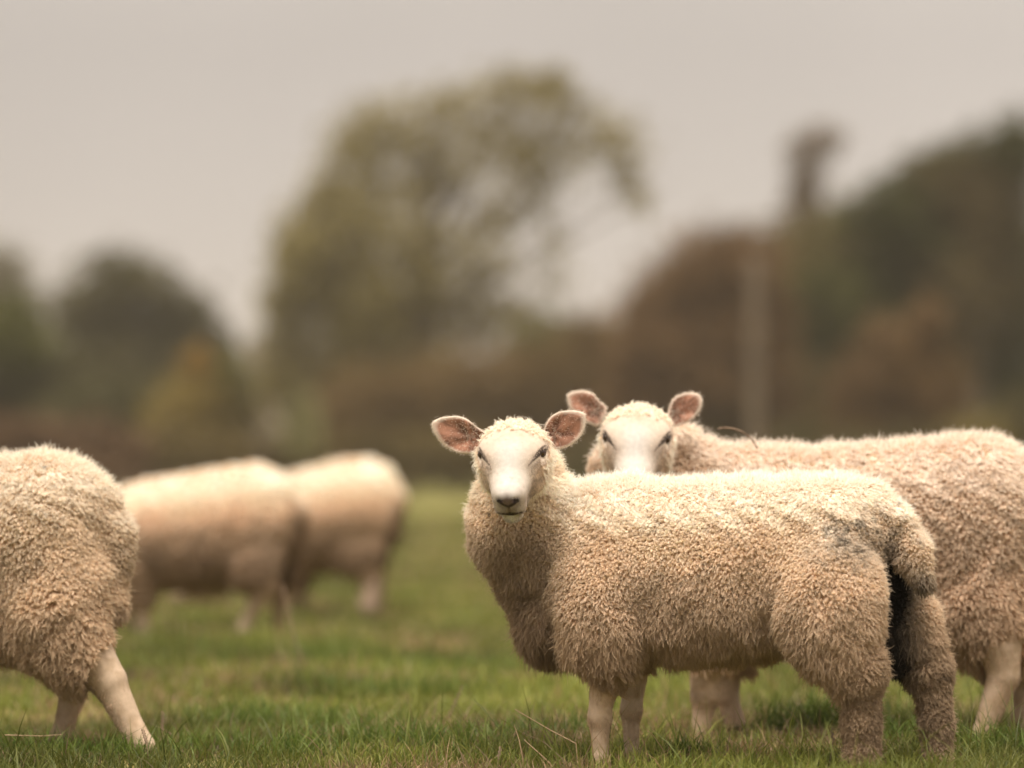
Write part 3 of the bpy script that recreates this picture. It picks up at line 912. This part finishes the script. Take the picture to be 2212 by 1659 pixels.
# ---------------- sheep 3: rump at the left edge, walking out of the frame
F3 = Frame(60, 9.36, -12)
P3 = [
 ('wool','c',(-220,1175,0),(80,1163,0),.19,.197,.92),
 ('wool','e',(-60,1270,0),(.28,.16,.14)),
 ('wool','e',(108,1145,0),(.13,.165,.165)),
 ('wool','e',(110,1270,-.08),(.14,.10,.165)),
 ('wool','c',(130,1320,-.09),(170,1400,-.09),.105,.075),
 ('shank','c',(195,1420,-.09),(235,1470,-.09),.060,.044),
 ('shank','c',(235,1470,-.09),(290,1580,-.09),.040,.028),
 ('shank','c',(290,1580,-.09),(312,1622,-.09),.028,.034),
 ('wool','c',(110,1320,.09),(150,1410,.09),.09,.06),
 ('shank','c',(150,1420,.09),(158,1490,.09),.042,.035),
 ('shank','c',(158,1490,.09),(135,1580,.09),.032,.024),
 ('shank','c',(135,1580,.09),(120,1618,.09),.024,.03),
 ('wool','c',(195,1080,0),(238,1160,0),.05,.045),
 ('wool','c',(238,1160,0),(240,1290,-.01),.036,.028),
 ('wool','c',(-230,1150,0),(-380,1080,0),.15,.10),
 ('wool','c',(-230,1300,-.09),(-240,1420,-.09),.08,.05),
 ('shank','c',(-240,1420,-.09),(-245,1620,-.09),.038,.026),
 ('wool','c',(-200,1300,.09),(-210,1420,.09),.07,.05),
 ('shank','c',(-210,1420,.09),(-225,1610,.09),.036,.026),
]
def col3(V, N, c, fr):
    c = c * np.array([0.88, 0.87, 0.84])
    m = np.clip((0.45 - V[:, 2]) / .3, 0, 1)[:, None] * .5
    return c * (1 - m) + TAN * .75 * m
build_sheep('sheep', F3, P3, 'sheep cut off by the left edge, only its woolly rump and hind legs showing',
            hd=Head(F3, -420, 1040, 0, 40, -80), vox=.0075, k=13, colfn=col3, thick=.0008, wl=1.15, face_n=3000, hv=.005)

# ---------------- sheep 4 and 5: grazing further back, far out of focus
F4 = Frame(430, 15.7, -8)
P4 = [
 ('wool','c',(330,1142,0),(520,1118,0),.205,.215,.9),
 ('wool','e',(420,1165,0),(.30,.17,.17)),
 ('wool','e',(560,1110,0),(.14,.19,.20)),
 ('wool','e',(545,1190,-.09),(.11,.09,.15)),
 ('wool','c',(545,1210,-.09),(565,1250,-.09),.09,.055),
 ('shank','c',(565,1250,-.09),(560,1290,-.09),.05,.04),
 ('shank','c',(560,1290,-.09),(530,1345,-.09),.036,.026),
 ('shank','c',(530,1345,-.09),(522,1378,-.09),.028,.04),
 ('wool','c',(590,1180,.09),(610,1230,.09),.09,.05),
 ('shank','c',(608,1235,.09),(600,1290,.09),.04,.03),
 ('shank','c',(600,1290,.09),(600,1355,.09),.028,.03),
 ('wool','c',(610,1060,0),(638,1110,0),.05,.04),
 ('wool','c',(638,1110,0),(636,1160,0),.035,.028),
 ('wool','c',(320,1150,0),(240,1130,0),.17,.12),
 ('wool','c',(240,1130,0),(190,1280,0),.11,.08),
 ('shank','c',(190,1280,0),(160,1350,0),.075,.045),
 ('wool','c',(300,1220,-.09),(300,1280,-.09),.08,.05),
 ('shank','c',(300,1280,-.09),(312,1390,-.09),.036,.028),
 ('wool','c',(290,1220,.09),(285,1280,.09),.08,.045),
 ('shank','c',(285,1280,.09),(283,1370,.09),.034,.026),
]
def col45(V, N, c, fr):
    xm = V[:, 0].max()
    c = np.clip(c * np.array([1.10, 1.05, 1.03]), 0, 1)
    n = vnoise(V, 10, 51)
    r = np.clip((V[:, 0] - xm + .26) / .12, 0, 1) * np.clip((.58 - V[:, 2]) / .12, 0, 1) * np.clip((V[:, 1] + .09) / .06, 0, 1) * .85  # rump crease: its shade is painted into the wool colour
    c = c * (1 - r[:, None]) + np.array([.20, .12, .06]) * r[:, None]
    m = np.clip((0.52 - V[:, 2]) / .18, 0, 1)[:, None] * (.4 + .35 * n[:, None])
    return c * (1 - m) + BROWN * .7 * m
build_sheep('sheep', F4, P4, 'blurred grazing sheep further back, between the left edge sheep and the farthest one',
            vox=.014, k=10, colfn=col45, thick=.0015, far_k=4, leg_n=5000)
F5 = Frame(740, 18.6, -14)
P5 = [
 ('wool','c',(630,1130,0),(760,1095,0),.235,.235,.9),
 ('wool','e',(790,1085,0),(.13,.20,.20)),
 ('wool','e',(765,1170,-.09),(.14,.09,.13)),
 ('wool','c',(775,1190,-.09),(790,1225,-.09),.09,.055),
 ('shank','c',(790,1230,-.09),(800,1265,-.09),.05,.042),
 ('shank','c',(800,1265,-.09),(795,1318,-.09),.042,.05),
 ('wool','c',(800,1160,.09),(815,1200,.09),.08,.05),
 ('shank','c',(815,1200,.09),(818,1300,.09),.04,.03),
 ('wool','c',(825,1030,0),(852,1080,0),.05,.045),
 ('wool','c',(852,1080,0),(848,1150,-.01),.04,.03),
 ('wool','c',(600,1130,0),(520,1170,0),.17,.12),
 ('wool','c',(520,1170,0),(450,1250,0),.11,.08),
 ('shank','c',(450,1262,0),(390,1285,0),.07,.045),
 ('wool','c',(620,1210,-.09),(625,1250,-.09),.08,.05),
 ('shank','c',(625,1250,-.09),(618,1318,-.09),.036,.026),
 ('wool','c',(600,1210,.09),(650,1250,.09),.07,.045),
 ('shank','c',(650,1250,.09),(655,1310,.09),.036,.026),
]
build_sheep('sheep', F5, P5, 'farthest blurred sheep, rounded rump towards us, right of the other grazing one',
            vox=.016, k=10, colfn=col45, thick=.0018, far_k=4, leg_n=4000)

# ------------------------------------------------------------------ dry stalks in the grass, twig in the fleece
def tube(name, pts, rads, mat, label, cat, group=None, heads=None):
    pts = np.array(pts, float); o_ = pts[0].copy(); pts = pts - o_
    V = []; F = []; n = 6
    for i, (p, r) in enumerate(zip(pts, rads)):
        d = unit(pts[min(i + 1, len(pts) - 1)] - pts[max(i - 1, 0)])
        t1 = unit(np.cross(d, [.3, .9, .2])); t2 = np.cross(d, t1)
        for j in range(n):
            a = 2 * np.pi * j / n; V.append(p + (t1 * math.cos(a) + t2 * math.sin(a)) * r)
    for i in range(len(pts) - 1):
        for j in range(n):
            F.append([i * n + j, i * n + (j + 1) % n, (i + 1) * n + (j + 1) % n, (i + 1) * n + j])
    if heads:                                             # small seeds set alternately along the upper stem
        for k in range(heads):
            u = .55 + .45 * k / heads; x = u * (len(pts) - 1); i = min(int(x), len(pts) - 2); p = pts[i] + (pts[i + 1] - pts[i]) * (x - i)
            d = unit(pts[i + 1] - pts[i]); sd = unit(np.cross(d, [0, 1, 0])) * (1 if k % 2 else -1)
            b = len(V); q = p + sd * .002
            for w_, h_ in ((0, -.004), (.0022, 0), (0, .006), (-.0008, 0)): V.append(q + sd * w_ + d * h_)
            for w_, h_ in ((.0008, -.001), (.0008, .003)): V.append(q + sd * w_ + d * h_ + np.array([0, .0012, 0]))
            F += [[b, b + 1, b + 2, b + 3], [b, b + 4, b + 5, b + 2]]
    o = mesh_from(name, np.array(V), np.array(F), mat); o.location = o_
    tag(o, label, cat, group); return o
M_STRAW = mat_plain('dry_stem', (0.36, 0.25, 0.15), 0.7, 0.3, (60, (0.24, 0.16, 0.09)))
M_SEED = mat_plain('dark_seed_stem', (0.15, 0.10, 0.07), 0.8, 0.2, (60, (0.22, 0.15, 0.10)))
def stalk(pp, dist, r, label, mat=M_STRAW, heads=None):
    P_ = [at(x, y, dist + dz) for x, y, dz in pp]
    P_[0][2] = max(0.0, P_[0][2])
    P = [P_[0]]
    for a, b in zip(P_[:-1], P_[1:]):
        for t in (.33, .66, 1): P.append(a + (b - a) * t)
    tube('dry_stalk', P, np.linspace(r, r * .55, len(P)), mat, label, 'grass stalk', 'dry stalks standing in the grass', heads)
stalk([(1250,1668,0),(1244,1606,0),(1190,1578,.02),(1112,1532,.04)], 8.72, .0018, 'pale bent stalk left of the front sheep forelegs, tip leaning far left')
stalk([(1205,1668,0),(1172,1634,0),(1132,1598,.02)], 8.66, .0020, 'short straight pale stalk leaning left below the bent stalk')
stalk([(322,1668,0),(318,1610,0),(308,1575,.01)], 8.85, .0013, 'dark seeded stalk in front of the left sheep hind hoof', M_SEED, 12)
stalk([(352,1640,0),(350,1580,0),(352,1535,.01)], 9.3, .0011, 'thin dark upright stalk just right of the left sheep hoof', M_SEED, 10)
stalk([(1080,1668,0),(1076,1640,0),(1082,1612,.01)], 8.7, .0014, 'short reddish brown stalk standing alone at the bottom edge middle', M_SEED, 6)
stalk([(958,1600,0),(968,1555,0),(1000,1480,.02)], 9.9, .0016, 'soft blurred stalk leaning right in the open grass left of the front sheep', M_SEED, 10)
stalk([(660,1440,0),(640,1390,0),(610,1260,.05)], 11.6, .0028, 'tall dark blurred stalk standing in front of the grazing sheep', M_SEED, 14)
stalk([(10,1588,0),(90,1590,.02),(135,1587,.04)], 9.0, .0015, 'orange brown stalk lying flat in front of the left sheep far hoof')
stalk([(1725,1668,0),(1700,1615,0),(1668,1588,.02)], 8.75, .0018, 'pale broken stalk between the front sheep fore and hind legs')
stalk([(1790,1662,0),(1800,1600,0),(1796,1570,.02)], 8.7, .0014, 'thin upright stalk right before the front sheep near hind leg', M_SEED, 5)

def twig():
    c = at(1578, 938, 9.5)
    k = mpp(9.55)
    pts = []
    for t in np.linspace(0, 1, 22):
        a = math.radians(200 - 260 * t)
        pts.append(c + np.array([(math.cos(a) * 16 + 60 * t ** 1.5 - 10) * k, .01 * math.sin(9 * t), (math.sin(a) * 12 + 14 - 34 * t) * k]))
    tube('twig', pts, [.0022 + .0008 * math.sin(i * 2.3) for i in range(22)], M_SEED, 'small curled bramble twig caught in the wool on the neck of the sheep behind', 'twig')
twig()

# ------------------------------------------------------------------ trees
def cone_mesh(pts, rads, n=8):
    pts = np.array(pts, float); V = []; F = []
    for i, (p, r) in enumerate(zip(pts, rads)):
        d = unit(pts[min(i + 1, len(pts) - 1)] - pts[max(i - 1, 0)])
        t1 = unit(np.cross(d, [0.3, 1, 0.1])); t2 = np.cross(d, t1)
        for j in range(n):
            a = 2 * np.pi * j / n
            V.append(p + (t1 * math.cos(a) + t2 * math.sin(a)) * r * (1 + 0.12 * math.sin(3 * a + i)))
    for i in range(len(pts) - 1):
        for j in range(n):
            F.append([i * n + j, i * n + (j + 1) % n, (i + 1) * n + (j + 1) % n, (i + 1) * n + j])
    return np.array(V), np.array(F)

WARM = np.array([1.35, 1.18, 0.85])
def tree(name, label, cat, dist, trunk_px, blobs, c1, c2, leaf=0.3, dens=1.0, trunk_r=0.3, group=None):
    """blobs: (px,py,rx,ry,density) in photo px; leaves fill each clump's volume, limbs reach every clump"""
    b0 = at(trunk_px, 1060, dist); b0[2] = 0
    root = bpy.data.objects.new(name, None); S.collection.objects.link(root); root.location = b0
    tag(root, label, cat, group)
    k = mpp(dist)
    V = []; C = []; TV = []; TF = []; off = 0
    cs = []
    for b in blobs:
        px, py, rx, ry, dn = b[:5]
        ca, cb = (b[5], b[6]) if len(b) > 6 else (c1, c2)
        ca, cb = np.array(ca) * WARM, np.array(cb) * WARM
        c = at(px, py, dist + rng.uniform(-1, 1) * k * rx * 0.5) - b0
        r = np.array([rx * k, rx * k * 0.85, ry * k]) * 1.12
        cs.append((c, r))
        nclu = max(6, int((34 if dn > 1 else 26) * dn))
        d = unit(rng.normal(0, 1, (nclu, 3))); cc = c + d * r * rng.uniform(0.25, 0.9, (nclu, 1))
        nl = int(dens * dn * (56 if dn > 1 else 42) * r[0] * r[2] / (leaf * leaf)) // nclu + 4
        cr = np.repeat(cc, nl, 0) + rng.normal(0, 0.24, (nclu * nl, 3)) * r
        tone = np.repeat(rng.uniform(0, 1, nclu), nl) * .7 + rng.uniform(0, .3, nclu * nl)
        cl_ = np.array(ca) * (1 - tone[:, None]) + np.array(cb) * tone[:, None]
        ok = cr[:, 2] > 0.05
        cr, cl_ = cr[ok], cl_[ok]
        n = len(cr)
        a1 = unit(rng.normal(0, 1, (n, 3))); a2 = unit(np.cross(a1, rng.normal(0, 1, (n, 3))))
        s = leaf * rng.uniform(.5, 1.2, (n, 1)) * .5
        V.append(np.stack([cr - a1 * s, cr - a2 * s * .6, cr + a1 * s, cr + a2 * s * .6], 1))
        C.append(np.repeat(cl_[:, None], 4, 1))
    V = np.concatenate(V).reshape(-1, 3); C = np.concatenate(C).reshape(-1, 3)
    F = np.arange(len(V)).reshape(-1, 4)
    top = max(c[2] + r[2] * .3 for c, r in cs)
    mid = np.array([np.mean([c[0] for c, r in cs]) * .5, 0, top * .55])
    v, f = cone_mesh([(0, 0, -.2), mid * [.3, 1, .35], mid, (mid[0] * 1.3, 0, top * .85)], [trunk_r * 1.2, trunk_r, trunk_r * .7, trunk_r * .2])
    TV.append(v); TF.append(f); off = len(v)
    for c, r in cs:
        st = np.array([mid[0] * .6, 0, min(mid[2], max(c[2] * .55, .2))])
        v, f = cone_mesh([st, (st + c) / 2 + rng.normal(0, .15, 3), c, c + (c - st) * .15], [trunk_r * .22, trunk_r * .16, trunk_r * .09, .01], 6)
        TV.append(v); TF.append(f + off); off += len(v)
    mesh_from('trunk', np.concatenate(TV), np.concatenate(TF), M_BARK, root)
    mesh_from('crown', V, F, M_LEAF, root, C, smooth=False)
    return root

OL1, OL2 = (0.075, 0.070, 0.030), (0.13, 0.12, 0.055)
DG1, DG2 = (0.035, 0.037, 0.020), (0.075, 0.075, 0.042)
BR1, BR2 = (0.085, 0.060, 0.030), (0.14, 0.105, 0.055)
RU1, RU2 = (0.088, 0.060, 0.036), (0.135, 0.094, 0.056)
GR1, GR2 = (0.05, 0.06, 0.018), (0.09, 0.10, 0.035)
RED1, RED2 = (0.075, 0.050, 0.036), (0.11, 0.075, 0.052)

tree('tree', 'tall airy olive green tree with see-through crown, the largest in the middle background', 'tree', 115, 860, [
 (1100,190,110,60,.5),(1190,175,55,50,.5),(1000,230,90,70,.4),(890,280,130,85,.55),(780,350,110,100,.5),(1040,300,140,110,.32),(900,400,140,110,.40),(790,310,90,70,.4),
 (1290,310,100,65,.48),(1250,235,70,60,.4),(1360,385,50,50,.3),(1385,430,40,45,.22),(1170,350,110,90,.5),(720,460,110,120,.6),(1000,440,140,110,.33),(1160,450,60,70,.28),(690,560,115,115,.8),(640,520,60,70,.45),(820,540,140,120,.8),(960,560,120,100,.42),(1070,570,90,80,.28),
 (630,660,70,100,1.0),(770,680,150,120,1.1),(940,700,140,110,.65),(1200,530,50,30,.22),(1090,680,90,70,.5),(610,800,60,120,1.0),(760,830,190,110,1.1),(1200,610,40,60,.18)],
 (0.13,0.122,0.062), (0.21,0.195,0.10), leaf=.30, trunk_r=.35)
tree('tree', 'round dark green tree against the sky at left', 'tree', 130, 290, [
 (290,640,135,85,1.3),(200,710,100,100,1.2),(390,700,70,90,1.2),(290,790,180,110,1.3),(420,790,85,95,1.3),(190,850,120,100,1.2)], DG1, (0.085,0.082,0.05), leaf=.4)
tree('tree', 'hazy grey green tree top at the far left edge', 'tree', 210, -10, [
 (-10,620,70,90,1.3),(-60,660,90,120,1.3),(30,720,70,110,1.2)], (0.10,0.10,0.085), (0.14,0.14,0.12), leaf=.6)
tree('bush', 'dark bush with mossy green top left of the round dark tree', 'bush', 105, 40, [
 (20,730,100,80,1.3,GR1,(0.08,0.09,0.03)),(60,850,140,100,1.3),(-60,850,120,140,1.3)], DG1, DG2, leaf=.25, trunk_r=.15)
tree('bush', 'dark shrub under the round dark tree', 'bush', 100, 250, [
 (240,890,140,80,1.3),(330,900,80,90,1.1)], DG1, DG2, leaf=.25, trunk_r=.15)
tree('bush', 'olive bush with a yellow autumn top, right of the round dark tree', 'bush', 95, 430, [
 (430,790,34,42,1.2,(0.18,0.13,0.04),(0.27,0.19,0.06)),(400,900,95,85,1.2,(0.12,0.10,0.035),(0.20,0.165,0.06)),(490,900,90,100,1.1),(500,830,55,60,1.1,GR1,GR2)], (0.085,0.075,0.035), (0.14,0.12,0.05), leaf=.2, trunk_r=.12)
tree('hedge', 'low reddish brown hedge behind the two left sheep', 'hedge', 90, 150, [
 (-40,960,90,55,1.3),(60,960,90,60,1.3),(160,970,90,60,1.3),(250,980,70,50,1.3),(0,1020,100,40,1.2),(200,1020,100,40,1.2)], RED1, RED2, leaf=.28, trunk_r=.06)
tree('hedge', 'low olive brown hedge between the grazing sheep backs and the tall tree', 'hedge', 92, 520, [
 (360,990,90,60,1.3),(470,1000,90,60,1.3),(570,990,80,60,1.2),(680,1000,80,60,1.2),(790,1000,90,60,1.3),(900,990,90,60,1.3),(990,990,80,60,1.3)], (0.06,0.05,0.025), (0.11,0.09,0.04), leaf=.28, trunk_r=.06)
tree('bush', 'small pale green bush between the olive bush and the tall tree', 'bush', 88, 650, [
 (650,905,34,45,1.3),(655,950,40,40,1.2)], (0.15,0.16,0.095), (0.22,0.225,0.15), leaf=.25, trunk_r=.06)
tree('hedge', 'tall brown hedge below the tall airy tree', 'hedge', 104, 1100, [
 (820,890,110,100,1.3),(950,880,110,110,1.3),(1080,860,110,110,1.3),(1200,850,100,120,1.3),(1300,850,90,120,1.3),(720,920,80,80,1.2),(900,980,120,60,1.2),(1100,980,130,60,1.2),(1250,960,100,80,1.2),
 (1180,730,90,60,1.0,GR1,OL2),(1270,750,80,70,1.0)], BR1, BR2, leaf=.22, trunk_r=.1)
tree('tree', 'rounded rust brown tree left of the pale pole', 'tree', 100, 1510, [
 (1510,620,120,100,1.4),(1450,690,100,100,1.3),(1570,570,110,75,1.4),(1630,700,80,120,1.3),(1640,850,80,130,1.3),(1600,590,90,90,1.2),(1420,740,95,110,1.3),(1540,780,140,130,1.4),(1430,900,120,130,1.3),(1570,930,110,110,1.3,DG1,BR1)], (0.085,0.058,0.036), (0.15,0.10,0.06), leaf=.24, trunk_r=.3)
tree('tree', 'narrow grey brown ivy covered tree rising like a tower at right', 'tree', 120, 1745, [
 (1750,315,50,44,.6),(1790,302,38,34,.45),(1742,372,44,50,.6),(1738,430,52,50,.8),(1735,520,65,70,1.2)], (0.10,0.082,0.075), (0.15,0.125,0.115), leaf=.25, trunk_r=.35)
tree('tree', 'broad mossy green tree right of the pale pole', 'tree', 108, 1800, [
 (1760,560,105,90,1.3,OL1,(0.11,0.10,0.05)),(1880,510,110,80,1.2,OL1,(0.11,0.10,0.05)),(1770,680,110,100,1.3,GR1,GR2),(1900,640,140,120,1.3),(1760,820,90,120,1.3),(1720,960,80,90,1.2,DG1,GR1)], GR1, GR2, leaf=.26, trunk_r=.35)
tree('tree', 'tall dark brown green tree at the right edge', 'tree', 102, 2120, [
 (1960,450,90,75,1.5,DG1,GR1),(1890,470,80,60,1.4,DG1,GR1),(2120,360,90,80,1.5,DG1,GR1),(2190,320,60,70,1.4,DG1,GR1),(2020,390,80,60,1.5,DG1,GR1),(2040,440,90,85,1.5),(1980,560,110,110,1.4,DG1,GR1),(2140,440,100,110,1.3),(2195,350,45,50,1.2,DG1,GR1),(2060,350,35,25,.9,DG1,GR1),(2100,600,130,130,1.4),(2190,560,90,160,1.3,DG1,DG2),(2200,800,90,170,1.3,DG1,GR1),(2080,780,110,110,1.2,DG1,GR1)], (0.06,0.052,0.03), (0.10,0.085,0.048), leaf=.24, trunk_r=.35)
tree('bush', 'rusty orange autumn bush in front of the dark right trees', 'bush', 90, 1930, [
 (2005,700,50,55,1.2),(1940,780,85,80,1.3),(1870,850,85,90,1.3),(1990,850,90,110,1.3,(0.12,0.08,0.035),RU1),(1900,930,110,70,1.2,(0.10,0.07,0.03),RU1)], RU1, RU2, leaf=.2, trunk_r=.12)
tree('hedge', 'dark green hedge along the field at right', 'hedge', 88, 1900, [
 (1700,1000,90,60,1.3),(1800,990,90,60,1.3),(1900,1000,90,60,1.3),(2000,1000,90,60,1.3),(2110,980,90,70,1.3,(0.09,0.08,0.03),(0.15,0.13,0.05)),(2200,960,80,90,1.3),(1600,1010,80,50,1.2),(1500,1010,90,50,1.2),(1400,1010,90,50,1.2),(1300,1010,90,55,1.2)], (0.045,0.045,0.022), (0.085,0.075,0.04), leaf=.28, trunk_r=.06)

tree('tree', 'low dark tree filling the gap behind the orange bush and the mossy green tree', 'tree', 135, 1850, [
 (1700,620,110,120,1.4),(1700,740,110,120,1.4),(1640,950,90,90,1.3),(1850,760,110,130,1.3),(1980,640,100,110,1.3),(2040,780,110,130,1.3),(1700,860,110,120,1.3),(1850,900,120,110,1.3),(2150,900,110,110,1.3)], (0.05,0.045,0.025), (0.09,0.08,0.045), leaf=.3, trunk_r=.3)
tree('tree', 'low brown tree closing the view between the tall airy tree and the rust brown one', 'tree', 132, 1330, [
 (1330,800,90,90,1.3),(1260,850,90,90,1.3),(1400,880,90,90,1.3),(1150,840,90,90,1.2)], (0.07,0.055,0.032), (0.11,0.09,0.05), leaf=.3, trunk_r=.3)
# far ridge
def ridge():
    n = 160; V = []; F = []
    for i in range(n):
        x = -160 + 320 * i / (n - 1)
        hgt = 14 + 3 * math.sin(x * .045 + 1.0) + 2.2 * math.sin(x * .21) + 1.1 * math.sin(x * .67) - .03 * max(0, x - 10)
        if x > 10: hgt *= .82
        for j, (yy, kz) in enumerate(((390, 0), (405, .45), (425, .8), (450, 1), (520, .9))):
            V.append((x * (1 + yy / 900), CAM[1] + yy, hgt * kz))
    for i in range(n - 1):
        for j in range(4):
            a = i * 5 + j; F.append([a, a + 5, a + 6, a + 1])
    m = mat_plain('far_wood', (0.075, 0.062, 0.052), 1.0, 0.0, (0.2, (0.11, 0.092, 0.08)))
    o = mesh_from('hills', V, np.array(F), m); tag(o, kind='structure')
ridge()

# pole
def pole():
    p = at(1632, 1060, 60); p[2] = 0
    k = mpp(60)
    r = 16.5 * k
    v, f = cone_mesh([(0, 0, -.3), (0, 0, .05), (0.01, 0, 2.0), (0, 0, 3.9), (0, 0, 4.0), (0, 0, 4.01)], [r, r, r * .97, r * .93, r * .8, .01], 16)
    o = mesh_from('pole', v, f, mat_plain('weathered_wood', (0.105, 0.078, 0.056), 0.9, 0.2, (3, (0.145, 0.11, 0.078))))
    o.location = p
    tag(o, 'pale weathered wooden pole standing in front of the rust brown tree', 'pole')
pole()

def haze():
    v = np.array([(x, y, z) for x in (-600, 600) for y in (-20, 1200) for z in (-1, 40)], float)
    f = np.array([[0, 1, 3, 2], [4, 6, 7, 5], [0, 4, 5, 1], [2, 3, 7, 6], [0, 2, 6, 4], [1, 5, 7, 3]])
    m = bpy.data.materials.new('damp_air'); m.use_nodes = True
    t = m.node_tree; t.nodes.clear()
    o_ = t.nodes.new('ShaderNodeOutputMaterial'); p = t.nodes.new('ShaderNodeVolumePrincipled')
    p.inputs['Color'].default_value = (0.80, 0.72, 0.60, 1); p.inputs['Density'].default_value = 0.0006
    t.links.new(p.outputs[0], o_.inputs['Volume'])
    tag(mesh_from('haze', v, f, m, smooth=False), kind='stuff')
haze()
